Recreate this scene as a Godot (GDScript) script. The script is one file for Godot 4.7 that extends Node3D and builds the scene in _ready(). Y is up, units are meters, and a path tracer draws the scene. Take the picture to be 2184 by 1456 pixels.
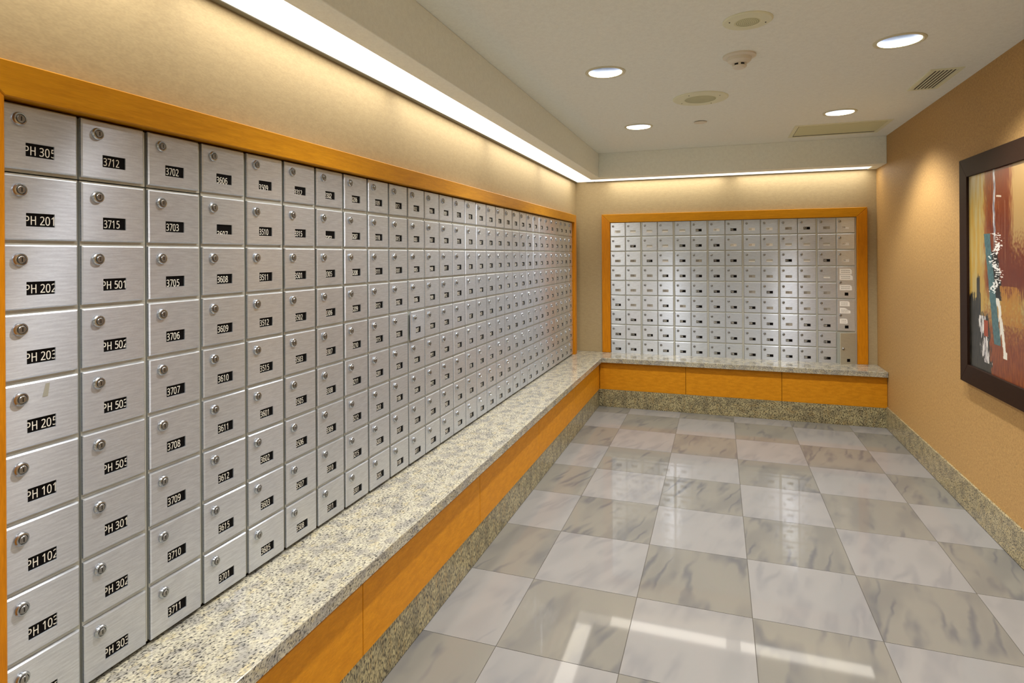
extends Node3D

# ---------- room measures (metres) ----------
const WALL_L := -0.60        # left wall face
const WALL_R := 2.133        # right wall face
const WALL_B := -3.985       # back wall face
const WALL_F := 4.6          # unseen wall behind the camera, pale to bounce light
const CEIL := 2.449
const SOFFIT := 2.217
const SOFFIT_X := -0.295     # face of the left bulkhead
const SOFFIT_Z := -3.633     # face of the back bulkhead
const TOP := 0.474           # counter top
const LPLANE := -0.589       # flange plane of the left mailboxes
const BPLANE := -3.976       # flange plane of the back mailboxes

var M := {}
var used := {}
var rng := RandomNumberGenerator.new()

func _ready() -> void:
	rng.seed = 7
	# ---------- camera ----------
	var cam := Camera3D.new()
	cam.name = "camera"
	add_child(cam)
	cam.position = Vector3(0.79834, 1.46669, 2.08701)
	cam.rotation = Vector3(0.00017442, 0.33415537, -0.00618075)
	var near := 0.05
	cam.set_frustum(near * 1456.0 / 1267.7165, Vector2(0, near * -183.409 / 1267.7165), near, 100.0)
	cam.keep_aspect = Camera3D.KEEP_HEIGHT
	cam.current = true
	# ---------- environment, exposure ----------
	var we := WorldEnvironment.new()
	we.name = "environment"
	var env := Environment.new()
	env.background_mode = Environment.BG_COLOR
	env.background_color = Color(0.02, 0.02, 0.02)
	env.tonemap_mode = Environment.TONE_MAPPER_LINEAR
	env.tonemap_exposure = 1.2
	env.sdfgi_enabled = true
	env.ssao_enabled = true
	env.ssil_enabled = true
	we.environment = env
	add_child(we)
	# ---------- light: the cove strips ----------
	var cove_color := Color(1.0, 0.97, 0.91)
	var z0 := -3.78
	for k in 7:
		area_light("cove_lamp", Vector3(-0.489, SOFFIT - 0.004, z0 + 0.58 + 1.17 * k), Vector2(0.15, 1.09), COVE_E, cove_color)
	for k in 2:
		area_light("cove_lamp", Vector3(0.30 + 1.22 * k, SOFFIT - 0.004, -3.885), Vector2(1.09, 0.15), COVE_E, cove_color)

	make_materials()
	build_shell()
	build_coves()
	build_bench()
	build_surrounds()
	build_left_mailboxes()
	build_back_mailboxes()
	build_ceiling_fittings()
	build_picture()

const COVE_E := 0.26
const DOWN_E := 2.05

# ================= helpers =================
func area_light(called: String, at: Vector3, size: Vector2, energy: float, color: Color) -> void:
	var l := AreaLight3D.new()
	l.name = called
	l.area_size = size
	l.area_normalize_energy = true
	l.light_energy = energy
	l.light_color = color
	l.area_range = 12.0
	l.area_attenuation = 2.0
	l.shadow_enabled = true
	l.position = at
	l.rotation.x = -PI / 2
	add_child(l, true)

func numbered(called: String) -> String:
	if not used.has(called):
		used[called] = 0
		return called
	used[called] += 1
	return "%s_%03d" % [called, used[called]]

func thing(called: String, label: String, category: String, at := Vector3.ZERO, turn := 0.0, group := "") -> Node3D:
	var o := Node3D.new()
	o.name = numbered(called)
	add_child(o)
	o.position = at
	o.rotation.y = turn
	tag(o, label, category, group)
	return o

func tag(o: Node, label: String, category := "", group := "", kind := "") -> void:
	if label: o.set_meta("label", label)
	if category: o.set_meta("category", category)
	if group: o.set_meta("group", group)
	if kind: o.set_meta("kind", kind)

func obj(called: String, mesh: Mesh, mat: Material, parent: Node = self, xf := Transform3D()) -> MeshInstance3D:
	var o := MeshInstance3D.new()
	if parent == self:
		o.name = numbered(called)
	else:
		o.name = called
	o.mesh = mesh
	if mat: o.material_override = mat
	o.transform = xf
	parent.add_child(o, true)
	return o

func struct(called: String, mesh: Mesh, mat: Material, label: String, category: String) -> MeshInstance3D:
	var o := obj(called, mesh, mat)
	tag(o, label, category, "", "structure")
	return o

func new_st() -> SurfaceTool:
	var st := SurfaceTool.new()
	st.begin(Mesh.PRIMITIVE_TRIANGLES)
	return st

func done(st: SurfaceTool, mat: Material = null) -> ArrayMesh:
	st.generate_tangents()
	var m := st.commit()
	if mat: m.surface_set_material(0, mat)
	return m

# polygon given counter-clockwise as seen from outside, flat normal, planar uv in metres
func face(st: SurfaceTool, p: Array, uvx := Transform2D()) -> void:
	var a: Vector3 = p[0]
	var n: Vector3 = ((p[1] as Vector3) - a).cross((p[2] as Vector3) - a)
	if n.length() < 1e-12 and p.size() > 3:
		n = ((p[2] as Vector3) - a).cross((p[3] as Vector3) - a)
	n = n.normalized()
	for k in range(1, p.size() - 1):
		for q in [a, p[k + 1], p[k]]:
			var v: Vector3 = q
			var uv := Vector2(v.x, -v.y)
			if absf(n.x) > absf(n.y) and absf(n.x) > absf(n.z): uv = Vector2(-v.z, -v.y)
			elif absf(n.y) > absf(n.z): uv = Vector2(v.x, v.z)
			st.set_normal(n)
			st.set_uv(uvx * uv)
			st.add_vertex(v)

# chamfered box between two corners
func add_box(st: SurfaceTool, lo: Vector3, hi: Vector3, b := 0.0, uvx := Transform2D()) -> void:
	if b <= 0.0:
		var c := []
		for i in 8:
			c.append(Vector3(hi.x if i & 1 else lo.x, hi.y if i & 2 else lo.y, hi.z if i & 4 else lo.z))
		for q in [[4, 5, 7, 6], [1, 0, 2, 3], [5, 1, 3, 7], [0, 4, 6, 2], [6, 7, 3, 2], [0, 1, 5, 4]]:
			face(st, [c[q[0]], c[q[1]], c[q[2]], c[q[3]]], uvx)
		return
	# vertices: for each corner three points, each inset along two axes
	var P := []
	for i in 8:
		var s := Vector3(1.0 if i & 1 else -1.0, 1.0 if i & 2 else -1.0, 1.0 if i & 4 else -1.0)
		var c := Vector3(hi.x if i & 1 else lo.x, hi.y if i & 2 else lo.y, hi.z if i & 4 else lo.z)
		P.append([c - Vector3(0, s.y, s.z) * b, c - Vector3(s.x, 0, s.z) * b, c - Vector3(s.x, s.y, 0) * b])
	var ctr := (lo + hi) / 2
	var put := func(pts: Array) -> void:
		var m := Vector3.ZERO
		for v in pts: m += v
		m = m / pts.size() - ctr
		var n: Vector3 = ((pts[1] as Vector3) - pts[0]).cross((pts[2] as Vector3) - pts[0])
		if n.dot(m) < 0: pts.reverse()
		face(st, pts, uvx)
	for ax in 3:
		for side in 2:
			var ids := []
			for i in 8:
				if ((i >> ax) & 1) == side: ids.append(i)
			put.call([P[ids[0]][ax], P[ids[1]][ax], P[ids[3]][ax], P[ids[2]][ax]])
	for i in 8:
		for ax in 3:
			var j := i | (1 << ax)
			if j == i: continue
			var a1 := (ax + 1) % 3
			var a2 := (ax + 2) % 3
			put.call([P[i][a1], P[j][a1], P[j][a2], P[i][a2]])
		put.call([P[i][0], P[i][1], P[i][2]])

func box(lo: Vector3, hi: Vector3, b := 0.0, uvx := Transform2D()) -> ArrayMesh:
	var st := new_st()
	add_box(st, lo, hi, b, uvx)
	return done(st)

# convex polygon (x, y; counter-clockwise) pushed out along +z from 0 to d, front edge chamfered by b
func add_prism(st: SurfaceTool, poly: PackedVector2Array, d: float, b: float) -> void:
	var n := poly.size()
	var ins := PackedVector2Array()
	for i in n:
		var p0 := poly[(i + n - 1) % n]
		var p1 := poly[i]
		var p2 := poly[(i + 1) % n]
		var e1 := (p1 - p0).normalized()
		var e2 := (p2 - p1).normalized()
		var n1 := Vector2(-e1.y, e1.x)
		var n2 := Vector2(-e2.y, e2.x)
		ins.append(p1 + (n1 + n2) / (1.0 + n1.dot(n2)) * b)
	var front := []
	var back := []
	for i in n:
		front.append(Vector3(ins[i].x, ins[i].y, d))
		back.append(Vector3(poly[n - 1 - i].x, poly[n - 1 - i].y, 0))
	face(st, front)
	face(st, back)
	for i in n:
		var j := (i + 1) % n
		var a := Vector3(poly[i].x, poly[i].y, d - b)
		var c := Vector3(poly[j].x, poly[j].y, d - b)
		face(st, [a, c, front[j], front[i]])
		face(st, [Vector3(a.x, a.y, 0), Vector3(c.x, c.y, 0), c, a])

func prism(poly: Array, d: float, b: float) -> ArrayMesh:
	var st := new_st()
	add_prism(st, PackedVector2Array(poly), d, b)
	return done(st)

# profile of (radius, height) points turned round y; walk the profile with the outside on the right hand side
func add_lathe(st: SurfaceTool, prof: Array, seg := 32, xf := Transform3D()) -> void:
	for i in range(prof.size() - 1):
		var p: Vector2 = prof[i]
		var q: Vector2 = prof[i + 1]
		var t := (q - p).normalized()
		var nn := Vector2(t.y, -t.x)
		for k in seg:
			var a0 := TAU * k / seg
			var a1 := TAU * (k + 1) / seg
			var pts := [[p, a0], [p, a1], [q, a1], [q, a0]]
			var vs := []
			var ns := []
			for w in pts:
				var r: Vector2 = w[0]
				var c := cos(w[1])
				var s := sin(w[1])
				vs.append(xf * Vector3(r.x * c, r.y, -r.x * s))
				ns.append((xf.basis * Vector3(nn.x * c, nn.y, -nn.x * s)).normalized())
			for tri in [[0, 2, 1], [0, 3, 2]]:
				if (vs[tri[0]] as Vector3).is_equal_approx(vs[tri[1]]) or (vs[tri[1]] as Vector3).is_equal_approx(vs[tri[2]]) or (vs[tri[0]] as Vector3).is_equal_approx(vs[tri[2]]):
					continue
				for m in tri:
					st.set_normal(ns[m])
					st.set_uv(Vector2(float(k) / seg, r_uv(pts[m][0])))
					st.add_vertex(vs[m])

func r_uv(p: Vector2) -> float:
	return p.x + p.y

func lathe(prof: Array, seg := 32, xf := Transform3D()) -> ArrayMesh:
	var st := new_st()
	add_lathe(st, prof, seg, xf)
	return done(st)

# ================= materials =================
func noise_img(size: int, freq: float, seed_: int, type := FastNoiseLite.TYPE_SIMPLEX_SMOOTH, oct := 4) -> Image:
	var n := FastNoiseLite.new()
	n.noise_type = type
	n.seed = seed_
	n.frequency = freq
	n.fractal_octaves = oct
	if type == FastNoiseLite.TYPE_CELLULAR:
		n.cellular_return_type = FastNoiseLite.RETURN_CELL_VALUE
		n.fractal_type = FastNoiseLite.FRACTAL_NONE
	return n.get_seamless_image(size, size)

func field(img: Image) -> PackedByteArray:
	img.convert(Image.FORMAT_L8)
	return img.get_data()

func tex_from(size: int, data: PackedByteArray) -> ImageTexture:
	var im := Image.create_from_data(size, size, false, Image.FORMAT_RGB8, data)
	im.generate_mipmaps()
	return ImageTexture.create_from_image(im)

func mat(color: Color, rough: float, metal := 0.0) -> StandardMaterial3D:
	var m := StandardMaterial3D.new()
	m.albedo_color = color
	m.roughness = rough
	m.metallic = metal
	return m

func world_tex(m: StandardMaterial3D, t: Texture2D, scale: Vector3) -> StandardMaterial3D:
	m.albedo_texture = t
	m.uv1_triplanar = true
	m.uv1_world_triplanar = true
	m.uv1_scale = scale
	m.uv1_triplanar_sharpness = 8.0
	return m

# two colours blended by noise
func blend_tex(size: int, a: Color, b: Color, freq: float, seed_: int, oct := 4, grain := 0.0) -> ImageTexture:
	var f := field(noise_img(size, freq, seed_, FastNoiseLite.TYPE_SIMPLEX_SMOOTH, oct))
	var g := field(noise_img(size, 0.45, seed_ + 1, FastNoiseLite.TYPE_VALUE, 1))
	var d := PackedByteArray()
	d.resize(size * size * 3)
	for i in size * size:
		var t := f[i] / 255.0
		var k := 1.0 + grain * (g[i] / 255.0 - 0.5)
		d[3 * i] = int(clampf(lerpf(a.r, b.r, t) * k, 0, 1) * 255)
		d[3 * i + 1] = int(clampf(lerpf(a.g, b.g, t) * k, 0, 1) * 255)
		d[3 * i + 2] = int(clampf(lerpf(a.b, b.b, t) * k, 0, 1) * 255)
	return tex_from(size, d)

func granite_tex(size: int, seed_: int, dark_share: float, light: Color, mid: Color, warm: Color, dark: Color) -> ImageTexture:
	var big := field(noise_img(size, 0.010, seed_, FastNoiseLite.TYPE_SIMPLEX_SMOOTH, 5))
	var hue := field(noise_img(size, 0.014, seed_ + 5, FastNoiseLite.TYPE_SIMPLEX_SMOOTH, 4))
	var cell := field(noise_img(size, 0.16, seed_ + 1, FastNoiseLite.TYPE_CELLULAR, 1))
	var soft := field(noise_img(size, 0.05, seed_ + 2, FastNoiseLite.TYPE_SIMPLEX_SMOOTH, 3))
	var sp := field(noise_img(size, 0.085, seed_ + 3, FastNoiseLite.TYPE_SIMPLEX_SMOOTH, 2))
	var d := PackedByteArray()
	d.resize(size * size * 3)
	for y in size:
		for x in size:
			var i := y * size + x
			var b := big[i] / 255.0
			var c := cell[i] / 255.0
			var e := soft[i] / 255.0
			# the specks lie along one grain of the stone
			var s := sp[posmod(y + x / 2, size) * size + x] / 255.0
			var col := light.lerp(mid, clampf((b - 0.42) * 3.0, 0, 1))
			col = col.lerp(warm, clampf((hue[i] / 255.0 - 0.55) * 4.0, 0, 1) * 0.7)
			col = col.lerp(mid, clampf((e - 0.52) * 3.0, 0, 0.6))
			var k := 0.90 + 0.16 * c
			var lim := dark_share + (b - 0.5) * 0.10
			col = col.lerp(dark, clampf((lim - s) * 16.0, 0, 1))
			col = col.lerp(mid * 0.8, clampf((lim + 0.07 - s) * 9.0, 0, 0.45))
			d[3 * i] = int(clampf(col.r * k, 0, 1) * 255)
			d[3 * i + 1] = int(clampf(col.g * k, 0, 1) * 255)
			d[3 * i + 2] = int(clampf(col.b * k, 0, 1) * 255)
	return tex_from(size, d)

func marble_tex(size: int, seed_: int, base: Color, cloud: Color, vein: Color, strength: float) -> ImageTexture:
	var n := FastNoiseLite.new()
	n.seed = seed_
	n.noise_type = FastNoiseLite.TYPE_SIMPLEX_SMOOTH
	n.frequency = 0.010
	n.fractal_octaves = 3
	var d := PackedByteArray()
	d.resize(size * size * 3)
	for y in size:
		for x in size:
			var i := y * size + x
			# streaks drawn out along v, leaning a little, with a ragged outline
			var wx := x + y * 0.30 + 10.0 * n.get_noise_2d(x * 1.1 + 900, y * 0.7)
			var q := n.get_noise_2d(wx * 0.9, y * 0.16)
			var p := n.get_noise_2d(wx * 0.5 + 500, y * 0.14 + 70)
			var c := n.get_noise_2d(x * 0.5 - 300, y * 0.35 + 400) * 0.5 + 0.5
			var patch := smoothstep(0.38, 0.72, c)
			var broad := smoothstep(0.05, 0.45, p)
			var near_ := 1.0 - smoothstep(0.0, 0.24, absf(q))
			var col := base.lerp(cloud, clampf(broad * 0.8 + 0.35 * c, 0, 1) * strength)
			col = col.lerp(vein, near_ * patch * 0.75 * strength)
			d[3 * i] = int(clampf(col.r, 0, 1) * 255)
			d[3 * i + 1] = int(clampf(col.g, 0, 1) * 255)
			d[3 * i + 2] = int(clampf(col.b, 0, 1) * 255)
	return tex_from(size, d)

func make_materials() -> void:
	var plaster := blend_tex(256, Color(0.975, 0.975, 0.975), Color(1, 1, 1), 0.05, 11, 4, 0.03)
	M.ceiling = world_tex(mat(Color(0.95, 0.97, 0.945), 0.9), plaster, Vector3.ONE * 2.0)
	var gold := blend_tex(512, Color(0.88, 0.86, 0.84), Color(1, 1, 1), 0.05, 21, 4, 0.22)
	var weave := blend_tex(512, Color(0.95, 0.945, 0.94), Color(1, 1, 1), 0.04, 25, 4, 0.07)
	M.wall = world_tex(mat(Color(0.69, 0.62, 0.475), 0.75), weave, Vector3(0.8, 2.0, 0.8))
	M.wall_gold = world_tex(mat(Color(0.75, 0.60, 0.37), 0.6), gold, Vector3.ONE * 1.9)
	var grain := blend_tex(512, Color(0.90, 0.87, 0.80), Color(1, 1, 1), 0.03, 31, 5, 0.08)
	M.wood_x = world_tex(mat(Color(0.80, 0.56, 0.10), 0.35), grain, Vector3(0.35, 4.0, 0.35))
	M.wood_y = world_tex(mat(Color(0.82, 0.53, 0.08), 0.35), grain, Vector3(4.0, 0.35, 4.0))
	M.wood_panel = world_tex(mat(Color(0.83, 0.565, 0.11), 0.45), grain, Vector3(0.7, 2.4, 0.7))
	for m in [M.wood_x, M.wood_y, M.wood_panel]: m.metallic_specular = 0.3
	var gr := granite_tex(1024, 41, 0.335, Color(0.82, 0.80, 0.73), Color(0.67, 0.66, 0.64), Color(0.82, 0.77, 0.63), Color(0.09, 0.085, 0.085))
	M.granite = world_tex(mat(Color(0.90, 0.90, 0.88), 0.14), gr, Vector3(1.35, 1.35, 1.0))
	var gr2 := granite_tex(1024, 47, 0.41, Color(0.70, 0.66, 0.50), Color(0.54, 0.51, 0.40), Color(0.66, 0.57, 0.38), Color(0.13, 0.115, 0.085))
	M.granite_base = world_tex(mat(Color(1, 1, 1), 0.25), gr2, Vector3(1.35, 0.65, 1.35))
	M.granite_flow = world_tex(mat(Color(1, 1, 1), 0.25), gr2, Vector3(0.6, 1.4, 0.6))
	var gr3 := granite_tex(1024, 53, 0.375, Color(0.77, 0.73, 0.60), Color(0.64, 0.61, 0.52), Color(0.74, 0.68, 0.52), Color(0.15, 0.135, 0.11))
	M.granite_pale = world_tex(mat(Color(0.92, 0.90, 0.84), 0.25), gr3, Vector3(1.3, 1.3, 1.0))
	M.grout = mat(Color(0.30, 0.28, 0.25), 0.9)
	M.marble_white = mat(Color(0.60, 0.60, 0.595), 0.04)
	M.marble_white.albedo_texture = marble_tex(768, 61, Color(0.89, 0.88, 0.875), Color(0.81, 0.81, 0.815), Color(0.72, 0.72, 0.75), 0.5)
	M.marble_grey = mat(Color(0.575, 0.57, 0.56), 0.04)
	M.marble_white.metallic_specular = 0.3
	M.marble_grey.metallic_specular = 0.3
	M.marble_grey.albedo_texture = marble_tex(768, 71, Color(0.845, 0.835, 0.80), Color(0.765, 0.76, 0.745), Color(0.61, 0.62, 0.66), 0.9)
	var brush := blend_tex(512, Color(0.88, 0.88, 0.89), Color(1, 1, 1), 0.025, 81, 5, 0.06)
	M.alu = world_tex(mat(Color(0.875, 0.905, 0.95), 0.30, 0.74), brush, Vector3(1.3, 13.0, 1.3))
	M.alu.anisotropy_enabled = true
	M.alu.anisotropy = -0.95
	M.alu_dim_reflection = world_tex(mat(Color(0.80, 0.79, 0.72), 0.45, 0.5), brush, Vector3(1.3, 13.0, 1.3))  # darker greenish reflection of the open door put into its colour
	M.flange = mat(Color(0.76, 0.77, 0.74), 0.5, 0.5)
	M.chrome = mat(Color(0.72, 0.745, 0.78), 0.2, 0.95)
	M.brass = mat(Color(0.60, 0.60, 0.60), 0.3, 0.9)
	M.hole = mat(Color(0.03, 0.03, 0.03), 0.7)
	M.plate_black = mat(Color(0.05, 0.045, 0.05), 0.6)
	M.plate_black.metallic_specular = 0.2
	M.plate_grey = mat(Color(0.64, 0.62, 0.58), 0.5)
	M.plate_white = mat(Color(0.95, 0.94, 0.92), 0.6)
	M.plate_bare = mat(Color(0.76, 0.76, 0.74), 0.5)
	M.letter = mat(Color(0.93, 0.92, 0.88), 0.6)
	M.letter_dark = mat(Color(0.12, 0.12, 0.13), 0.6)
	M.trim_metal = mat(Color(0.52, 0.51, 0.45), 0.5, 0.3)
	M.lens = mat(Color(0.95, 0.95, 0.95), 0.5)
	M.lens.emission_enabled = true
	M.lens.emission = Color(1.0, 0.97, 0.92)
	M.lens.emission_energy_multiplier = 1.5
	M.cream = mat(Color(0.90, 0.91, 0.80), 0.5)
	M.cream_dark = mat(Color(0.83, 0.84, 0.69), 0.6)
	M.white_plastic = mat(Color(0.88, 0.86, 0.80), 0.4)
	M.ring = mat(Color(0.84, 0.83, 0.72), 0.35)
	M.pin_hole = mat(Color(0.45, 0.44, 0.35), 0.7)
	M.reflector = mat(Color(0.56, 0.59, 0.66), 0.3, 0.75)
	M.lamp = mat(Color(1, 1, 1), 0.5)
	M.lamp.emission_enabled = true
	M.lamp.emission = Color(1.0, 0.98, 0.97)
	M.lamp.emission_energy_multiplier = 0.7
	M.dark = mat(Color(0.06, 0.055, 0.05), 0.6)
	M.frame_dark = world_tex(mat(Color(0.17, 0.105, 0.075), 0.5), grain, Vector3(3, 3, 3))
	M.frame_dark.metallic_specular = 0.25
	M.tape = mat(Color(0.62, 0.62, 0.58), 0.4)

# ================= room shell =================
func build_shell() -> void:
	# floor with its tiles
	var fl := struct("floor", box(Vector3(-0.61, -0.12, WALL_B), Vector3(WALL_R, -0.0015, WALL_F)), M.grout, "polished checkerboard floor of white and grey veined marble tiles", "floor")
	var tx := 0.46
	var tz := 0.4916
	for j in range(-10, 8):
		for i in range(-1, 5):
			var x0 := maxf(i * tx, -0.306) + 0.0012
			var x1 := minf((i + 1) * tx, 2.122) - 0.0012
			var za := maxf(-(j + 1) * tz, -3.649) + 0.0012
			var zb := minf(-j * tz, WALL_F) - 0.0012
			if zb - za < 0.02 or x1 - x0 < 0.02: continue
			var white := posmod(i + j, 2) == 1
			var turn := (0.0 if rng.randf() < 0.5 else PI) + rng.randf_range(-0.12, 0.12)
			var uvx := Transform2D(turn, Vector2.ONE * 0.75, 0.0, Vector2.ZERO)
			uvx.origin = Vector2(rng.randf_range(0.24, 0.76), rng.randf_range(0.24, 0.76)) - uvx * Vector2((x0 + x1) / 2, (za + zb) / 2)
			obj("tile", box(Vector3(x0, -0.010, za), Vector3(x1, 0.0, zb), 0.0, uvx), M.marble_white if white else M.marble_grey, fl)
	# left wall, with an opening for the mailboxes
	var st := new_st()
	add_box(st, Vector3(-1.05, 0, WALL_B), Vector3(WALL_L, 0.430, WALL_F))
	add_box(st, Vector3(-1.05, 1.797, WALL_B), Vector3(WALL_L, 2.75, WALL_F))
	add_box(st, Vector3(-1.05, 0.430, 1.300), Vector3(WALL_L, 1.797, WALL_F))
	add_box(st, Vector3(-1.05, 0.430, WALL_B), Vector3(WALL_L, 1.797, -3.745))
	add_box(st, Vector3(-1.05, 0.430, -3.745), Vector3(-0.96, 1.797, 1.300))
	struct("wall_left", done(st), M.wall, "long tan wall that holds the larger bank of mailboxes", "wall")
	# back wall
	st = new_st()
	add_box(st, Vector3(-1.05, 0, -4.45), Vector3(2.50, 0.430, WALL_B))
	add_box(st, Vector3(-1.05, 1.800, -4.45), Vector3(2.50, 2.75, WALL_B))
	add_box(st, Vector3(-1.05, 0.430, -4.45), Vector3(-0.250, 1.800, WALL_B))
	add_box(st, Vector3(1.978, 0.430, -4.45), Vector3(2.50, 1.800, WALL_B))
	add_box(st, Vector3(-0.250, 0.430, -4.45), Vector3(1.978, 1.800, -4.36))
	struct("wall_back", done(st), M.wall, "tan end wall that holds the smaller bank of mailboxes", "wall")
	struct("wall_right", box(Vector3(WALL_R, 0, WALL_B), Vector3(2.50, 2.75, WALL_F)), M.wall_gold, "speckled gold wall on the right with the abstract painting", "wall")
	struct("wall_front", box(Vector3(-1.05, 0, WALL_F), Vector3(2.50, 2.75, WALL_F + 0.2)), M.ceiling, "unseen plain pale wall behind the viewer, closing the room and bouncing light", "wall")  # unseen, kept pale so it returns light into the room
	# ceiling slab with round holes for the downlights
	var c := CSGCombiner3D.new()
	c.name = "ceiling"
	add_child(c)
	tag(c, "flat beige plaster ceiling", "ceiling", "", "structure")
	var slab := CSGBox3D.new()
	slab.size = Vector3(WALL_R + 0.61, 0.30, WALL_F - WALL_B)
	slab.position = Vector3((WALL_R - 0.60) / 2, CEIL + 0.15, (WALL_F + WALL_B) / 2)
	slab.material = M.ceiling
	c.add_child(slab)
	for p in DOWNLIGHTS:
		var h := CSGCylinder3D.new()
		h.radius = 0.091
		h.height = 0.22
		h.sides = 40
		h.position = Vector3(p.x, CEIL + 0.10, p.y)
		h.operation = CSGShape3D.OPERATION_SUBTRACTION
		h.material = M.ceiling
		c.add_child(h)
	# bulkheads in front of the cove strips
	st = new_st()
	add_box(st, Vector3(-0.400, SOFFIT, -3.787), Vector3(SOFFIT_X, CEIL, WALL_F), 0.002)
	struct("trim_1", done(st), M.ceiling, "beige plaster bulkhead along the left cove light", "bulkhead")
	st = new_st()
	add_box(st, Vector3(SOFFIT_X, SOFFIT, -3.787), Vector3(WALL_R, CEIL, SOFFIT_Z), 0.002)
	add_box(st, Vector3(2.062, SOFFIT, WALL_B), Vector3(WALL_R, CEIL, -3.787))
	struct("trim_2", done(st), M.ceiling, "beige plaster bulkhead across the end wall", "bulkhead")
	# granite baseboards
	struct("baseboard_left", box(Vector3(-0.42, 0, -3.640), Vector3(-0.305, 0.166, WALL_F), 0.002), M.granite_base, "dark speckled granite baseboard under the left wooden bench panels", "baseboard")
	var bb := struct("baseboard_back", box(Vector3(-0.42, 0, -3.76), Vector3(WALL_R, 0.160, -3.664)), M.hole, "dark streaked granite baseboard under the end wall's wooden panels", "baseboard")
	var cuts := [-0.305, 0.845, 1.62, WALL_R - 0.001]
	for k in 3:
		obj("granite_piece", box(Vector3(cuts[k], 0, -3.664), Vector3(cuts[k + 1] - 0.0006, 0.166, -3.648), 0.001), M.granite_flow if k == 1 else M.granite_base, bb)
	struct("baseboard_right", box(Vector3(2.121, 0, -3.647), Vector3(WALL_R, 0.179, WALL_F), 0.0025), M.granite_pale, "pale speckled granite baseboard along the gold wall", "baseboard")

func build_coves() -> void:
	var t := thing("cove_light", "long glowing white cove strip above the left mailbox wall", "light", Vector3(-0.49, SOFFIT, 0.4))
	obj("wall_trim", box(Vector3(-0.109, 0, WALL_B + 0.004 - 0.4), Vector3(-0.086, 0.03, WALL_F - 0.402), 0.002), M.trim_metal, t)
	obj("housing", box(Vector3(-0.109, 0.10, WALL_B + 0.004 - 0.4), Vector3(0.089, 0.13, WALL_F - 0.402)), M.white_plastic, t)
	var z0 := WALL_B + 0.024 - 0.4
	for k in 8:
		var za := z0 + 1.065 * k
		obj("lens", box(Vector3(-0.085, 0.004, za), Vector3(0.088, 0.008, minf(za + 1.064, WALL_F - 0.402))), M.lens, t)
	t = thing("cove_light", "short glowing white cove strip above the end wall mailboxes", "light", Vector3(0.85, SOFFIT, -3.88))
	obj("wall_trim", box(Vector3(-1.340, 0, WALL_B + 3.882), Vector3(1.210, 0.03, WALL_B + 3.88 + 0.018), 0.002), M.trim_metal, t)
	obj("housing", box(Vector3(-1.245, 0.10, WALL_B + 3.882), Vector3(1.210, 0.13, 0.092)), M.white_plastic, t)
	for k in 2:
		obj("lens", box(Vector3(-1.245 + 1.226 * k, 0.004, -0.086), Vector3(-0.020 + 1.226 * k, 0.008, 0.092)), M.lens, t)

# ================= bench below the mailboxes =================
func build_bench() -> void:
	# L-shaped counter top: two lengths that meet in the corner
	var t := thing("counter_top", "speckled cream granite counter running below both banks of mailboxes", "counter", Vector3(-0.44, 0.429, 0))
	var st := new_st()
	add_box(st, Vector3(-0.159, 0, -3.617), Vector3(0.168, 0.045, WALL_F - 0.002), 0.002)
	obj("slab", done(st), M.granite, t)
	st = new_st()
	add_box(st, Vector3(-0.159, 0, WALL_B + 0.001), Vector3(2.571, 0.045, -3.6175), 0.002)
	obj("slab", done(st), M.granite, t)
	# carcasses with wooden front panels
	var b := thing("bench_front", "orange-brown wooden panels under the long left counter", "bench", Vector3(-0.44, 0.167, 0))
	obj("carcass", box(Vector3(-0.15, 0.0, -3.640), Vector3(0.122, 0.261, WALL_F - 0.003)), M.hole, b)
	var js := [-3.6495, -2.627, -1.582, -0.582, 0.422, 1.42, 2.42, 3.42, WALL_F - 0.004]
	for k in range(js.size() - 1):
		obj("panel", box(Vector3(0.123, 0.0, js[k] + 0.0015), Vector3(0.140, 0.2605, js[k + 1] - 0.0015), 0.0015), M.wood_panel, b)
	b = thing("bench_front", "three orange wooden panels under the end wall counter", "bench", Vector3(0.9, 0.167, -3.8))
	obj("carcass", box(Vector3(-1.19, 0.0, -0.17), Vector3(1.232, 0.261, 0.132)), M.hole, b)
	var ks := [-0.2985, 0.5046, 1.3208, WALL_R - 0.001]
	for k in 3:
		obj("panel", box(Vector3(ks[k] - 0.9 + 0.0015, 0.0, 0.133), Vector3(ks[k + 1] - 0.9 - 0.0015, 0.2605, 0.150), 0.0015), M.wood_panel, b)

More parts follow.
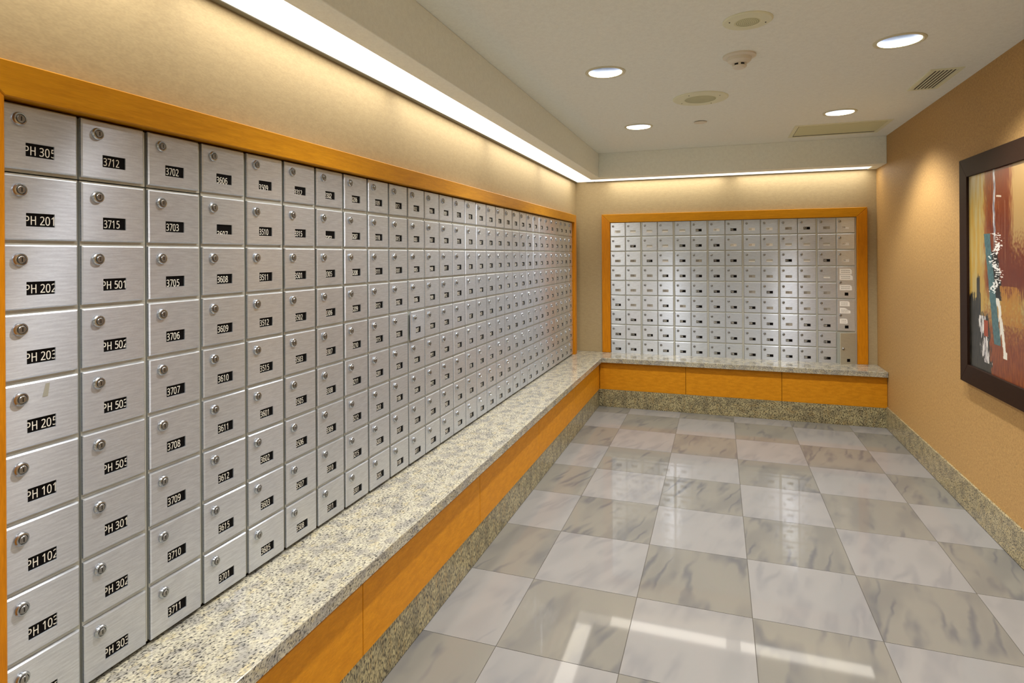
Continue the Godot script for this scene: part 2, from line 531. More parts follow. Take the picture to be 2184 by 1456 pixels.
func build_surrounds() -> void:
	# left: local x runs away from the camera (towards -z), y up, z out of the wall
	var xf := Transform3D(Basis(Vector3.UP, PI / 2), Vector3.ZERO)
	var o := thing("mailbox_surround", "long honey-coloured wooden frame around the left bank of mailboxes", "frame", Vector3(WALL_L, TOP, 1.29))
	var u1 := 5.025
	var h := 1.7955 - TOP
	var w := 0.0745
	obj("stile", prism([Vector2(-w, 0), Vector2(0, 0), Vector2(0, h - 0.0005), Vector2(-w, h + w - 0.0005)], 0.042, 0.0025), M.wood_y, o, xf)
	obj("top_rail", prism([Vector2(0, h), Vector2(u1, h), Vector2(u1 + w, h + w), Vector2(-w, h + w)], 0.042, 0.0025), M.wood_x, o, xf)
	obj("stile", prism([Vector2(u1, 0), Vector2(u1 + w, 0), Vector2(u1 + w, h + w - 0.0005), Vector2(u1, h - 0.0005)], 0.042, 0.0025), M.wood_y, o, xf)
	o = thing("mailbox_surround", "orange wooden frame around the smaller bank on the end wall", "frame", Vector3(-0.2436, TOP, WALL_B))
	u1 = 1.971 + 0.2436
	h = 1.7955 - TOP
	w = 0.084
	obj("stile", prism([Vector2(-w, 0), Vector2(0, 0), Vector2(0, h - 0.0005), Vector2(-w, h + w - 0.0005)], 0.030, 0.003), M.wood_y, o)
	obj("top_rail", prism([Vector2(0, h), Vector2(u1, h), Vector2(u1 + w, h + w), Vector2(-w, h + w)], 0.030, 0.003), M.wood_x, o)
	obj("stile", prism([Vector2(u1, 0), Vector2(u1 + w, 0), Vector2(u1 + w, h + w - 0.0005), Vector2(u1, h - 0.0005)], 0.030, 0.003), M.wood_y, o)

# ================= mailboxes =================
# door plate: left bottom corner at the origin, front at z = t, chamfered, with a window (x0, y0, x1, y1)
func door_mesh(w: float, h: float, win: Rect2, t := 0.008, b := 0.0028) -> ArrayMesh:
	var st := new_st()
	var o := [Vector2(0, 0), Vector2(w, 0), Vector2(w, h), Vector2(0, h)]
	var f := [Vector2(b, b), Vector2(w - b, b), Vector2(w - b, h - b), Vector2(b, h - b)]
	var q := [win.position, Vector2(win.end.x, win.position.y), win.end, Vector2(win.position.x, win.end.y)]
	var v3 := func(p: Vector2, z: float) -> Vector3: return Vector3(p.x, p.y, z)
	var cb := b * 0.9
	for i in 4:
		var j := (i + 1) % 4
		face(st, [v3.call(f[i], t), v3.call(f[j], t), v3.call(q[j], t), v3.call(q[i], t)])
		face(st, [v3.call(o[i], t - cb), v3.call(o[j], t - cb), v3.call(f[j], t), v3.call(f[i], t)])
		face(st, [v3.call(o[i], 0.0005), v3.call(o[j], 0.0005), v3.call(o[j], t - cb), v3.call(o[i], t - cb)])
		face(st, [v3.call(q[i], t), v3.call(q[j], t), v3.call(q[j], t - 0.004), v3.call(q[i], t - 0.004)])
	face(st, [v3.call(o[3], 0.0005), v3.call(o[2], 0.0005), v3.call(o[1], 0.0005), v3.call(o[0], 0.0005)])
	return done(st)

var lock_mesh: ArrayMesh
var plug_mesh: ArrayMesh
var slot_mesh: ArrayMesh
var font: SystemFont

func lock_shapes() -> void:
	var turn := Transform3D(Basis(Vector3.RIGHT, PI / 2), Vector3.ZERO)
	lock_mesh = lathe([Vector2(0.0142, 0), Vector2(0.0142, 0.0035), Vector2(0.0122, 0.0065), Vector2(0.0098, 0.0068), Vector2(0.0088, 0.0045), Vector2(0.0, 0.0045)], 20, turn)
	var st := new_st()
	add_lathe(st, [Vector2(0.0078, 0.0044), Vector2(0.0078, 0.0082), Vector2(0.0068, 0.0092), Vector2(0.0, 0.0092)], 16, turn)
	plug_mesh = done(st)
	slot_mesh = box(Vector3(-0.0011, -0.0045, 0.0088), Vector3(0.0011, 0.0045, 0.0094))

func text_mesh(s: String, height: float) -> TextMesh:
	var tm := TextMesh.new()
	tm.text = s
	tm.font = font
	tm.font_size = 24
	tm.pixel_size = height / (24.0 * 0.714)
	tm.depth = 0.0004
	tm.curve_step = 2.0
	tm.horizontal_alignment = HORIZONTAL_ALIGNMENT_LEFT
	tm.vertical_alignment = VERTICAL_ALIGNMENT_CENTER
	return tm

func units() -> Array:
	var out := []
	for f in [2, 3, 4, 5, 6, 7, 8, 9, 10, 11, 12, 15, 16, 17, 18, 19, 20, 21, 22, 23, 25, 26, 27, 28, 29, 30, 31, 32, 33, 35, 36, 37]:
		for u in [1, 2, 3, 5, 6, 7, 8, 9, 10, 11, 12, 15]:
			out.append("%d%02d" % [f, u])
	for p in ["PH501", "PH502", "PH503", "PH505", "PH301", "PH302", "PH303", "PH305", "PH201", "PH202", "PH203", "PH205", "PH101", "PH102", "PH103", "PH105"]:
		out.append(p)
	return out

var door_l: ArrayMesh
var door_b: ArrayMesh
var plate_l: ArrayMesh
const WIN_L := Rect2(0.049, 0.0290, 0.0576, 0.0285)
const WIN_B := Rect2(0.044, 0.0330, 0.0560, 0.0250)

# one mailbox with its flange plane at z = 0 of its own axes; returns the thing
func mailbox(at: Vector3, turn: float, small: bool, number: String, look: String, label: String, group: String, detail: int, span: Rect2, ajar := 0.0, shift := Vector2(0.002, 0)) -> Node3D:
	var w := 0.156 if not small else 0.1455
	var h := 0.1355 if not small else 0.137
	var win := WIN_L if not small else WIN_B
	var t := thing("mailbox", label, "mailbox", at, turn, group)
	obj("body", unit_body, M.flange, t, fit(span, 0.33))
	var dx := Transform3D()
	if ajar != 0.0:   # swings on its right hand edge
		dx = Transform3D(Basis(), Vector3(w, 0, 0)) * Transform3D(Basis(Vector3.UP, ajar), Vector3.ZERO) * Transform3D(Basis(), Vector3(-w, 0, 0))
	obj("door", door_l if not small else door_b, M.alu, t, dx)
	var lc := Vector3(0.036, h - 0.031, 0.008) if not small else Vector3(0.026, h - 0.036, 0.008)
	var lk := obj("lock", lock_mesh, M.chrome, t, dx * Transform3D(Basis().scaled(Vector3.ONE * (0.85 if small else 1.0)), lc))
	if detail > 0:
		obj("plug", plug_mesh, M.brass, lk)
		obj("keyhole", slot_mesh, M.hole, lk)
	var pm: Material = {"b": M.plate_black, "g": M.plate_grey, "w": M.plate_white, "h": M.plate_bare, "e": M.plate_bare}[look]
	var pl := obj("number_plate", plate_l if not small else plate_b, pm, t, dx * Transform3D(Basis(), Vector3(win.position.x, win.position.y, 0.0050)))
	if look == "h":
		obj("paper_slip", box(Vector3(0.001, 0.0005, 0.0), Vector3(win.size.x - 0.002, 0.008, 0.0006)), M.plate_white, pl)
	elif look == "e":
		obj("paper_slip", box(Vector3(0.001, 0.0005, 0.0), Vector3(0.012, 0.017, 0.0006)), M.plate_white, pl)
	elif number:
		var ph := number.begins_with("PH")
		var size := win.size.y * 0.66
		var tm := text_mesh(number.insert(2, " ") if ph else number, size)
		var sx := 0.76 if ph else 0.69
		obj("lettering", tm, M.letter if look == "b" else M.letter_dark, pl, Transform3D(Basis().scaled(Vector3(sx, 1, 1)), Vector3(-0.0024 if ph else shift.x, win.size.y * (0.46 if not small else 0.5) + shift.y, 0.0002)))
	return t

var unit_body: ArrayMesh

func fit(r: Rect2, d: float) -> Transform3D:
	return Transform3D(Basis().scaled(Vector3(r.size.x, r.size.y, d)), Vector3(r.position.x, r.position.y, 0))

# what a mailbox body takes up round its door, in the door's axes: the joints to its neighbours stay closed
func left_span(k: int, r: int) -> Rect2:
	var next := left_edge(k + 1) if k < 30 else -3.7335
	var x0 := -0.0002 if k > 1 else 0.0005
	var x1 := left_edge(k) - next - 0.0050 if k < 30 else left_edge(k) - next
	var y0 := -0.0052 if r < 9 else 0.0015
	var y1 := 0.1355 + 0.0048
	if r == 1:
		y0 = -0.0060 if k <= 3 else -0.0077   # a dark joint runs under the first doors of the top row
		y1 = 0.1355 - 0.0015
	elif r == 2: y1 = 0.1355 + (0.0037 if k <= 3 else 0.0050)
	return Rect2(x0, y0, x1 - x0, y1 - y0)

func back_span(c: int, r: int, tall := false) -> Rect2:
	var x0 := -0.0004
	if c == 1: x0 = -0.0028
	var x1 := 0.1511 if c % 2 == 1 else 0.1615
	if c == 14: x1 = 0.1580
	var y0 := -0.0055
	var y1 := (0.137 + 0.1484 if tall else 0.137) + (0.0055 if r > 1 else 0.0008)
	if r == 9: y0 = -0.0010
	return Rect2(x0, y0, x1 - x0, y1 - y0)

var plate_b: ArrayMesh

# name strips that have slid down behind their windows (column * 10 + row)
const SLIPPED := {41: -0.003, 42: -0.013, 51: -0.006, 61: -0.005, 72: -0.012, 33: -0.003}

func ordinal(n: int) -> String:
	return ["zeroth", "first", "second", "third", "fourth", "fifth", "sixth", "seventh", "eighth", "ninth", "tenth", "eleventh", "twelfth", "thirteenth", "fourteenth", "fifteenth", "sixteenth", "seventeenth", "eighteenth", "nineteenth", "twentieth"][n]

func left_edge(k: int) -> float:   # z of the near edge of column k (1..30) on the left wall
	if k == 1: return 1.2875
	if k <= 11: return lerpf(1.1215, -0.402, (k - 2) / 9.0)
	return lerpf(-0.402, -3.564, (k - 11) / 19.0)

func left_top(r: int) -> float:    # y of the top edge of row r (1..9)
	return 1.7870 - 0.1458 * (r - 1) if r > 1 else 1.7895

func build_left_mailboxes() -> void:
	font = SystemFont.new()
	font.font_names = PackedStringArray(["Droid Sans"])
	lock_shapes()
	door_l = door_mesh(0.156, 0.1355, WIN_L)
	door_b = door_mesh(0.1455, 0.137, WIN_B)
	unit_body = box(Vector3(0, 0, -1), Vector3(1, 1, 0), 0.0)
	plate_l = box(Vector3(-0.002, -0.002, -0.0015), Vector3(WIN_L.size.x + 0.002, WIN_L.size.y + 0.002, 0.0))
	plate_b = box(Vector3(-0.002, -0.002, -0.0015), Vector3(WIN_B.size.x + 0.002, WIN_B.size.y + 0.002, 0.0))
	var names := units()
	var n := names.size()
	var rows := ["topmost", "second", "third", "fourth", "middle", "sixth", "seventh", "eighth", "lowest"]
	var far_st := {}
	for m in ["body", "door", "lock", "plate", "text"]: far_st[m] = new_st()
	for k in range(1, 31):
		for r in range(1, 10):
			var idx := n - 9 * k + (r - 1)
			if k == 1: idx = n - 9 + (r - 1)
			var number: String = names[idx]
			var at := Vector3(LPLANE, left_top(r) - 0.1355, left_edge(k))
			if k <= 20:
				var label: String
				if k <= 8 and not (k == 1 and r == 9):
					label = "brushed aluminium mailbox with plate %s, %s in the %s column from the wooden stile" % [number.insert(2, " ") if number.begins_with("PH") else number, rows[r - 1], ordinal(k)]
				else:
					label = "aluminium mailbox, %s in the %s column from the left wooden stile" % [rows[r - 1], ordinal(k)]
				var ajar := 0.0
				if k == 11 and r == 5: ajar = 0.07
				if ajar: label = "aluminium mailbox with door slightly ajar, middle row, eleventh column on the left wall"
				var t := mailbox(at, PI / 2, false, number, "b", label, "mailboxes on the left wall", 1 if k <= 14 else 0, left_span(k, r), ajar, Vector2(0.0040 if k < 6 else 0.0015, SLIPPED.get(k * 10 + r, 0.0)))
				if k == 1 and r == 5:
					obj("tape_scrap", prism([Vector2(0.079, 0.100), Vector2(0.090, 0.100), Vector2(0.094, 0.128), Vector2(0.086, 0.128)], 0.0006, 0.0001), M.tape, t, Transform3D(Basis(), Vector3(0, 0, 0.008)))
			else:
				var xf := Transform3D(Basis(Vector3.UP, PI / 2), at)
				(far_st.body as SurfaceTool).append_from(unit_body, 0, xf * fit(left_span(k, r), 0.33))
				(far_st.door as SurfaceTool).append_from(door_l, 0, xf)
				(far_st.lock as SurfaceTool).append_from(lock_mesh, 0, xf * Transform3D(Basis(), Vector3(0.036, 0.1045, 0.008)))
				(far_st.plate as SurfaceTool).append_from(plate_l, 0, xf * Transform3D(Basis(), Vector3(WIN_L.position.x, WIN_L.position.y, 0.005)))
				var tm := text_mesh(number, 0.0177)
				(far_st.text as SurfaceTool).append_from(tm, 0, xf * Transform3D(Basis().scaled(Vector3(0.69, 1, 1)), Vector3(WIN_L.position.x + 0.002, WIN_L.position.y + 0.0131, 0.0052)))
	var am := ArrayMesh.new()
	var mats := {"body": M.flange, "door": M.alu, "lock": M.chrome, "plate": M.plate_black, "text": M.letter}
	for m in ["body", "door", "lock", "plate", "text"]:
		(far_st[m] as SurfaceTool).commit(am)
		am.surface_set_material(am.get_surface_count() - 1, mats[m])
	var far := obj("distant_mailboxes", am, null)
	tag(far, "ten far columns of small aluminium mailboxes on the left wall next to the corner", "mailboxes", "", "stuff")

const BACK_LOOKS := ["ehhhhbwbwwgbgw", "gbhhbbbwwwhhhw", "ggbhbgbbhhbhbw", "gggbbbbbggggh", "ggggbbbbgbggg", "bggbgbbbbgggg", "bbbbbbbbbbgbb", "bbbbbbbbbbbbb", "bbbbbbbbbbbbb"]

func back_left(c: int) -> float:
	return -0.2385 + 0.3162 * ((c - 1) / 2) + (0.1530 if c % 2 == 0 else 0.0)

func back_top(r: int) -> float:
	return 1.7935 - 0.1484 * (r - 1)

func build_back_mailboxes() -> void:
	var names := units()
	var rows := ["top", "second", "third", "fourth", "fifth", "sixth", "seventh", "eighth", "bottom"]
	var words := {"b": "black number plate", "g": "faded grey number slip", "w": "white paper number slip", "h": "white strip low in its window", "e": "near-empty number window"}
	var n := names.size() - 270
	for c in range(1, 15):
		for r in range(1, 10):
			if c == 14 and r > 3: continue
			var look: String = BACK_LOOKS[r - 1][c - 1]
			var i := n - 9 * c + r - 1
			var number: String = names[i] if i >= 0 else ""
			var label := "aluminium mailbox with %s, end wall, %s column, %s row" % [words[look], ordinal(c), rows[r - 1]]
			mailbox(Vector3(back_left(c), back_top(r) - 0.137, BPLANE), 0.0, true, number, look, label, "mailboxes on the end wall", 1, back_span(c, r))
	# the last column: two tall boxes with paper labels and one tall box that stands open
	var h := 0.137 + 0.1484
	var win := Rect2(0.062, 0.024, 0.030, 0.028)
	var d := door_mesh(0.1455, h, win)
	var wnd := box(Vector3(-0.002, -0.002, -0.0015), Vector3(win.size.x + 0.002, win.size.y + 0.002, 0.0))
	var labels := ["tall aluminium mailbox with three white paper labels, fourth row of the last column", "tall aluminium mailbox with torn white paper labels, below the other labelled one", "tall aluminium mailbox with its open door tinted like its reflection, beside the right stile"]
	for k in 3:
		var t := thing("mailbox", labels[k], "mailbox", Vector3(back_left(14), back_top(5 + 2 * k) - 0.137, BPLANE), 0.0, "tall mailboxes on the end wall")
		obj("body", unit_body, M.flange, t, fit(back_span(14, 5 + 2 * k, true), 0.33))
		var dx := Transform3D()
		if k == 2:
			dx = Transform3D(Basis(), Vector3(0.1455, 0, 0.002)) * Transform3D(Basis(Vector3.UP, 0.40), Vector3.ZERO) * Transform3D(Basis(), Vector3(-0.1455, 0, 0))
		var dr := obj("door", d, M.alu if k < 2 else M.alu_dim_reflection, t, dx)
		if k == 2: dr.set_meta("label", "aluminium door standing ajar, its dull greenish reflection put into the colour")
		var lk := obj("lock", lock_mesh, M.chrome, t, dx * Transform3D(Basis().scaled(Vector3.ONE * 0.85), Vector3(0.028, h * 0.5, 0.008)))
		obj("plug", plug_mesh, M.brass, lk)
		obj("keyhole", slot_mesh, M.hole, lk)
		obj("number_plate", wnd, M.plate_black, t, dx * Transform3D(Basis(), Vector3(win.position.x, win.position.y, 0.005)))
		if k < 2:
			for q in 3:
				var y0: float = [0.218, 0.165, 0.072][q] if k == 0 else [0.225, 0.160, 0.068][q]
				var wd: float = [0.098, 0.105, 0.098][q] if k == 0 else [0.080, 0.085, 0.062][q]
				var hh := 0.048 if k == 0 else 0.044
				var poly := [Vector2(0, 0), Vector2(wd, 0), Vector2(wd, hh * 0.7), Vector2(wd * 0.86, hh), Vector2(0, hh)]
				if k == 1 and q == 1: poly = [Vector2(0, 0), Vector2(wd, 0), Vector2(wd, hh * 0.5), Vector2(wd * 0.5, hh * 1.1), Vector2(0, hh * 1.15)]
				var pp := obj("paper_label", prism(poly, 0.0005, 0.0001), M.plate_white, t, Transform3D(Basis(), Vector3(0.022, y0, 0.008)))
				for ln in 2:
					var st := new_st()
					var x := 0.012
					while x < wd * 0.8:
						var g := 0.005 + 0.004 * absf(sin(x * 900.0 + q + ln))
						add_box(st, Vector3(x, hh * (0.60 - 0.36 * ln), 0.0004), Vector3(x + g, hh * (0.60 - 0.36 * ln) + 0.006, 0.0008))
						x += g + 0.003
					obj("print", done(st), M.plate_grey, pp)

# ================= ceiling fittings =================
const DOWNLIGHTS := [Vector2(0.230, -1.100), Vector2(1.596, -1.100), Vector2(1.603, -2.570), Vector2(0.226, -2.540),
	Vector2(0.230, 0.34), Vector2(1.596, 0.34), Vector2(0.230, 1.78), Vector2(1.596, 1.78), Vector2(0.230, 3.22), Vector2(1.596, 3.22)]  # these are out of view, placed to even out the room light

func build_ceiling_fittings() -> void:
	var names := ["round recessed downlight nearest the left bulkhead", "round recessed downlight nearest the gold wall, in front of the small vent", "round recessed downlight beside the long ceiling vent", "round recessed downlight in the far left of the ceiling", "unseen round downlight overhead, left row, just before the viewer, lighting the room", "unseen round downlight overhead, right row, just before the viewer, lighting the room", "unseen round downlight, left row, above the viewer, lighting the room", "unseen round downlight, right row, above the viewer, lighting the room", "unseen round downlight, left row, behind the viewer, lighting the room", "unseen round downlight, right row, behind the viewer, lighting the room"]
	for k in DOWNLIGHTS.size():
		var p: Vector2 = DOWNLIGHTS[k]
		var t := thing("downlight", names[k], "light", Vector3(p.x, CEIL, p.y), 0.0, "recessed ceiling downlights")
		obj("trim_ring", lathe([Vector2(0.0905, 0.006), Vector2(0.105, 0.0), Vector2(0.108, -0.0005), Vector2(0.106, -0.004), Vector2(0.096, -0.006), Vector2(0.088, -0.002), Vector2(0.0875, 0.012)].duplicate(), 40), M.ring, t)
		var prof := [Vector2(0.0885, 0.004)]
		for q in range(1, 9):
			var a := q / 8.0
			prof.append(Vector2(0.0885 - 0.030 * a * a, 0.004 + 0.125 * a))
		prof.reverse()
		obj("reflector", lathe(prof, 40), M.reflector, t)
		obj("lamp", lathe([Vector2(0.0, 0.112), Vector2(0.045, 0.112), Vector2(0.054, 0.118), Vector2(0.054, 0.126)], 28), M.lamp, t)
		var l := SpotLight3D.new()
		l.name = "downlight_beam"
		l.light_energy = DOWN_E * (1.0 if p.y < 0.0 else 0.85)
		l.light_color = Color(1.0, 0.985, 0.965)
		l.spot_angle = 60.0
		l.spot_angle_attenuation = 0.6
		l.spot_range = 10.0
		l.spot_attenuation = 2.0
		l.light_size = 0.03
		l.shadow_enabled = true
		l.position = Vector3(p.x, CEIL + 0.066, p.y)
		l.rotation.x = -PI / 2
		add_child(l, true)
	# downlights over and behind the viewer are unseen, placed to brighten the room
	# speakers
	var sp := thing("ceiling_speaker", "smaller cream round ceiling speaker nearest the viewer", "speaker", Vector3(0.920, CEIL, -0.600))
	speaker(sp, 0.100, 0.050, 2)
	sp = thing("ceiling_speaker", "larger cream round ceiling speaker between the downlights", "speaker", Vector3(0.697, CEIL, -1.835))
	speaker(sp, 0.168, 0.096, 4)
	# smoke detector
	var sd := thing("smoke_detector", "white smoke detector hanging from the ceiling between the speakers", "smoke detector", Vector3(0.902, CEIL, -1.062))
	obj("base", lathe([Vector2(0.078, 0.0), Vector2(0.078, -0.008), Vector2(0.066, -0.013), Vector2(0.058, -0.014)], 40).duplicate(), M.white_plastic, sd)
	flip_lathe(sd, "body", [Vector2(0.058, -0.012), Vector2(0.055, -0.028), Vector2(0.040, -0.040), Vector2(0.032, -0.043)], M.white_plastic)
	flip_lathe(sd, "chamber", [Vector2(0.030, -0.042), Vector2(0.030, -0.052)], M.dark)
	for k in 6:
		var a := TAU * k / 6.0
		obj("rib", box(Vector3(-0.006, -0.053, 0.027), Vector3(0.006, -0.042, 0.034), 0.001), M.white_plastic, sd, Transform3D(Basis(Vector3.UP, a), Vector3.ZERO))
	flip_lathe(sd, "cap", [Vector2(0.034, -0.052), Vector2(0.034, -0.056), Vector2(0.024, -0.064), Vector2(0.0, -0.066)], M.white_plastic)
	# sprinkler cover
	var sk := thing("sprinkler_cover", "small flat round sprinkler cover plate near the end bulkhead", "sprinkler", Vector3(0.678, CEIL, -2.533))
	flip_lathe(sk, "cover_plate", [Vector2(0.046, -0.004), Vector2(0.046, -0.007), Vector2(0.040, -0.009), Vector2(0.0, -0.009)], M.white_plastic)
	flip_lathe(sk, "cup", [Vector2(0.036, 0.0), Vector2(0.036, -0.005)], M.dark)
	# small vent
	var v := thing("ceiling_vent", "small square-ended ceiling vent with dark slots beside the gold wall", "vent", Vector3(1.957, CEIL, -1.875))
	frame_rect(v, 0.078, 0.215, 0.018, 0.006)
	obj("backing", box(Vector3(-0.062, -0.0015, -0.199), Vector3(0.062, -0.0005, 0.199)), M.dark, v)
	for k in 7:
		var x := -0.054 + 0.018 * k
		obj("slat", box(Vector3(-0.0042, -0.0040, -0.198), Vector3(0.0042, -0.0018, 0.198), 0.0004), M.cream, v, Transform3D(Basis(Vector3.BACK, 0.0), Vector3(x, 0, 0)))
	# long vent
	v = thing("ceiling_vent", "long rectangular ceiling vent with solid centre plate near the end bulkhead", "vent", Vector3(1.690, CEIL, -3.185))
	frame_rect(v, 0.330, 0.245, 0.030, 0.004)
	obj("backing", box(Vector3(-0.302, -0.0012, -0.218), Vector3(0.302, -0.0004, 0.218)), M.dark, v)
	obj("centre_plate", box(Vector3(-0.298, -0.006, -0.165), Vector3(0.298, -0.0015, 0.214), 0.001), M.cream_dark, v)

func flip_lathe(parent: Node3D, called: String, prof: Array, m: Material) -> void:
	var p := prof.duplicate()
	p.reverse()
	obj(called, lathe(p, 36), m, parent)

func speaker(t: Node3D, r: float, g: float, screws: int) -> void:
	flip_lathe(t, "rim", [Vector2(r, 0.0), Vector2(r, -0.003), Vector2(r - 0.006, -0.007), Vector2(g + 0.004, -0.010), Vector2(g, -0.008)], M.cream)
	var gr := lathe([Vector2(0.0, -0.013), Vector2(g * 0.5, -0.012), Vector2(g, -0.008)], 40)
	var grille := obj("grille", gr, M.cream_dark, t)
	# the grille's holes, in rings: too small and many to be picked apart
	var st := new_st()
	var rr := 0.006
	while rr < g - 0.003:
		var cnt := int(TAU * rr / 0.0075)
		for k in cnt:
			var a := TAU * k / cnt
			var y := -0.0134 + 0.005 * pow(rr / g, 1.6)
			var c := Vector3(cos(a) * rr, y, sin(a) * rr)
			add_box(st, c - Vector3(0.0013, 0.0003, 0.0013), c + Vector3(0.0013, 0.0003, 0.0013))
		rr += 0.0075
	var ho := obj("perforation", done(st), M.pin_hole, grille)
	ho.set_meta("kind", "stuff")
	for k in screws:
		var a := TAU * k / screws + (0.5 if screws == 4 else -0.3)
		var s := lathe([Vector2(0.0, -0.0035), Vector2(0.0025, -0.003), Vector2(0.0035, 0.0)], 10)
		obj("screw", s, M.dark, t, Transform3D(Basis(), Vector3(cos(a) * (r + g) * 0.5 , -0.0075, sin(a) * (r + g) * 0.5)))

func frame_rect(t: Node3D, hx: float, hz: float, w: float, d: float) -> void:
	var a := [Vector2(-hx, -hz), Vector2(hx, -hz), Vector2(hx, hz), Vector2(-hx, hz)]
	var b := [Vector2(-hx + w, -hz + w), Vector2(hx - w, -hz + w), Vector2(hx - w, hz - w), Vector2(-hx + w, hz - w)]
	# laid in the ceiling plane: polygon x, y becomes world x, z, pushed downwards
	var xf := Transform3D(Basis(Vector3(1, 0, 0), Vector3(0, 0, 1), Vector3(0, -1, 0)), Vector3.ZERO)
	for i in 4:
		var j := (i + 1) % 4
		obj("frame", prism([a[i], a[j], b[j], b[i]], d, 0.0015), M.cream, t, xf)

# ================= the painting =================
func build_picture() -> void:
	var z0 := -1.965
	var z1 := -0.45
	var y0 := 0.742
	var y1 := 1.990
	var w := 0.103
	var t := thing("painting", "large abstract painting in a broad dark brown frame on the gold wall", "painting", Vector3(WALL_R - 0.001, y0, z0))
	# local axes: x from far to near along the wall as seen from the room, y up, z out of the wall (-x in the world)
	var xf := Transform3D(Basis(Vector3(0, 0, 1), Vector3(0, 1, 0), Vector3(-1, 0, 0)), Vector3.ZERO)
	var W := z1 - z0
	var H := y1 - y0
	var a := [Vector2(0, 0), Vector2(W, 0), Vector2(W, H), Vector2(0, H)]
	var b := [Vector2(w, w), Vector2(W - w, w), Vector2(W - w, H - w), Vector2(w, H - w)]
	for i in 4:
		var j := (i + 1) % 4
		obj("frame_rail" if i % 2 == 0 else "frame_stile", prism([a[i], a[j], b[j], b[i]], 0.030, 0.0012), M.frame_dark, t, xf)
	var st := new_st()
	var q := [Vector3(w - 0.003, w - 0.003, 0.018), Vector3(W - w + 0.003, w - 0.003, 0.018), Vector3(W - w + 0.003, H - w + 0.003, 0.018), Vector3(w - 0.003, H - w + 0.003, 0.018)]
	var uv := [Vector2(0, 1), Vector2(1, 1), Vector2(1, 0), Vector2(0, 0)]
	for m in [0, 2, 1, 0, 3, 2]:
		st.set_normal(Vector3(0, 0, 1))
		st.set_uv(uv[m])
		st.add_vertex(q[m])
	for e in 4:
		var f := (e + 1) % 4
		var qa: Vector3 = q[e]
		var qb: Vector3 = q[f]
		face(st, [Vector3(qa.x, qa.y, 0.002), Vector3(qb.x, qb.y, 0.002), qb, qa])
	var cm := mat(Color(1, 1, 1), 0.28)
	cm.albedo_texture = painted()
	obj("canvas", done(st), cm, t, xf)

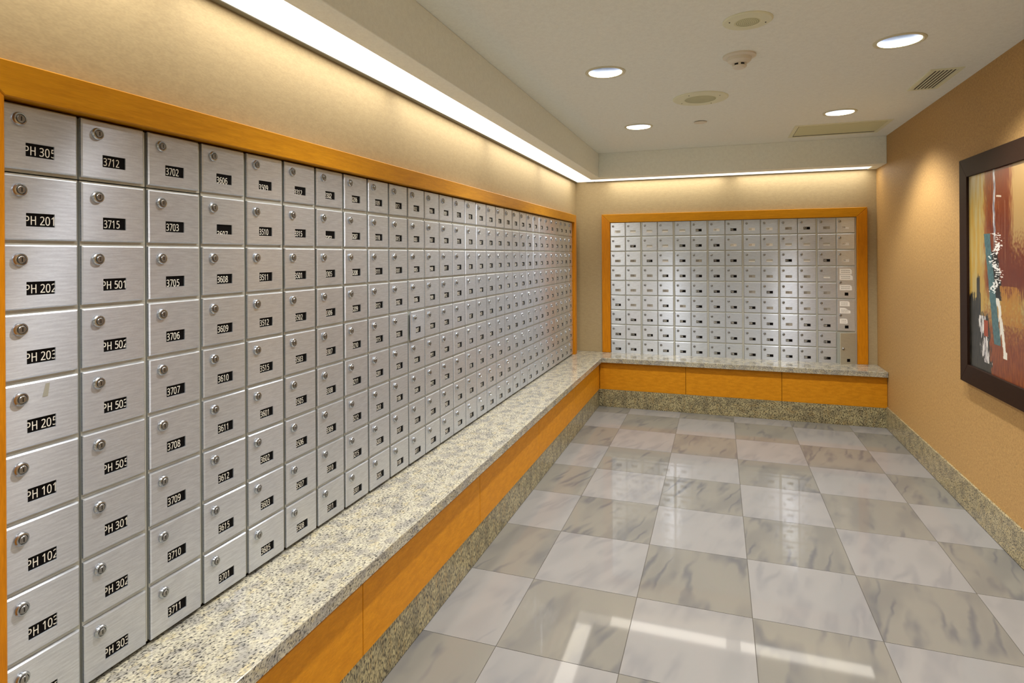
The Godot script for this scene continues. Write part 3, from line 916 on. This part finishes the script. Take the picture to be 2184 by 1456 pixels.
func painted() -> ImageTexture:
	var w := 640
	var h := 512
	var im := Image.create(w, h, false, Image.FORMAT_RGB8)
	var n1 := FastNoiseLite.new()
	n1.seed = 5
	n1.frequency = 0.02
	var n2 := FastNoiseLite.new()
	n2.seed = 9
	n2.frequency = 0.09
	var ppm := w / 1.315   # pixels per metre across
	for y in h:
		for x in w:
			var u := x / ppm          # metres from the far inner edge
			var v := float(y) / h     # 0 top, 1 bottom
			var a := n1.get_noise_2d(x * 2.4, y * 0.35)
			var e := n2.get_noise_2d(x * 1.2, y * 0.25)
			var f := n2.get_noise_2d(x * 0.9 + 300, y * 0.9)
			var g := n2.get_noise_2d(x * 0.5 + 700, y * 1.9)
			var cream := Color(0.70, 0.64, 0.44).lerp(Color(0.74, 0.72, 0.64), (1.0 - smoothstep(0.02, 0.16, v)) * 0.7)
			var yellow := Color(0.70, 0.56, 0.24)
			var rust := Color(0.40, 0.15, 0.07)
			var orange := Color(0.55, 0.29, 0.11)
			var col := cream.lerp(yellow, clampf(0.5 + a * 1.2 + (v - 0.25) * 0.8, 0, 1))
			# rust fields in the middle and on the right
			var r := smoothstep(0.17, 0.25, u + e * 0.05) * (1.0 - smoothstep(0.56, 0.64, v + e * 0.06))
			col = col.lerp(rust.lerp(orange, clampf(0.25 + e * 1.6, 0, 1) * (1.0 - smoothstep(0.30, 0.42, u) * 0.8)), clampf(r, 0, 1))
			if v > 0.60:
				var lo := smoothstep(0.60, 0.86, v + f * 0.12)
				col = col.lerp(orange.lerp(rust, clampf(0.4 + e, 0, 1)), lo * smoothstep(0.15, 0.22, u))
			# pale field upper right
			var pale := smoothstep(0.46, 0.54, u + e * 0.03) * (1.0 - smoothstep(0.30, 0.46, v + f * 0.10))
			col = col.lerp(Color(0.70, 0.60, 0.38), pale * 0.85)
			col = col.lerp(Color(0.30, 0.12, 0.06), smoothstep(0.75, 0.95, u + a * 0.15) * 0.7)
			# black mass low on the left
			var edge := 0.62 - (0.10 if u > 0.10 and u < 0.14 else 0.0) + (0.10 if u > 0.15 else 0.0) + e * 0.05
			if v > edge and u < 0.235 + e * 0.03 + (v - 0.6) * 0.12 :
				col = Color(0.10, 0.10, 0.085).lerp(Color(0.24, 0.235, 0.20), clampf(e + 0.4, 0, 1))
			# teal slanted bar
			var bx := 0.235 + (v - 0.33) * 0.22
			if v > 0.31 and v < 0.845 and absf(u - bx) < 0.037 + e * 0.008:
				col = Color(0.22, 0.36, 0.38).lerp(Color(0.32, 0.46, 0.47), clampf(f + 0.5, 0, 1))
			# dark block beside it
			if v > 0.40 and v < 0.63 and u > bx + 0.035 and u < bx + 0.105 + e * 0.02:
				col = Color(0.06, 0.06, 0.06)
			# yellow patch right of the bar
			if v > 0.56 and v < 0.74 and u > bx + 0.09 and u < bx + 0.28 + f * 0.06 and f > -0.35:
				col = col.lerp(Color(0.70, 0.49, 0.18), clampf(0.75 + e * 0.8, 0, 1))
			# white strokes
			var sx := 0.318 + 0.012 * n1.get_noise_2d(50, y * 0.8)
			if v < 0.41: col = col.lerp(Color(0.42, 0.42, 0.47).lerp(Color(0.78, 0.79, 0.80), clampf(0.5 + e * 1.5, 0, 1)), (1.0 - smoothstep(0.007, 0.017, absf(u - sx))) * (1.0 - smoothstep(0.30, 0.41, v) * 0.6))
			if v > 0.31 and v < 0.60 and absf(u - (0.335 + 0.04 * sin(v * 40.0))) < 0.030 + g * 0.050 and g + 0.2 * sin(v * 70.0) > 0.02: col = Color(0.93, 0.93, 0.91)
			if v > 0.62 and v < 0.90 and absf(u - (bx + 0.055 + (v - 0.62) * 0.08)) < 0.018 + e * 0.02: col = Color(0.90, 0.89, 0.84)
			if v > 0.72 and v < 0.95 and absf(u - (0.165 + (v - 0.72) * 0.25)) < 0.036 + e * 0.05 and e > -0.18: col = Color(0.86, 0.85, 0.83).lerp(Color(0.62, 0.60, 0.62), clampf(a + 0.3, 0, 1))
			if v > 0.74 and v < 0.82 and absf(u - 0.215) < 0.024: col = Color(0.60, 0.24, 0.10)
			# thin drips
			if u > 0.36 and u < 0.46 and v > 0.16 and v < 0.52 and sin(u * 190.0) > 0.95 and a > -0.15: col = col.lerp(Color(0.80, 0.70, 0.58), 0.45)
			if absf(v - 0.135 - (u - 0.37) * 0.1) < 0.004 and u > 0.345 and u < 0.40: col = Color(0.80, 0.76, 0.68)
			im.set_pixel(x, y, col)
	im.generate_mipmaps()
	return ImageTexture.create_from_image(im)
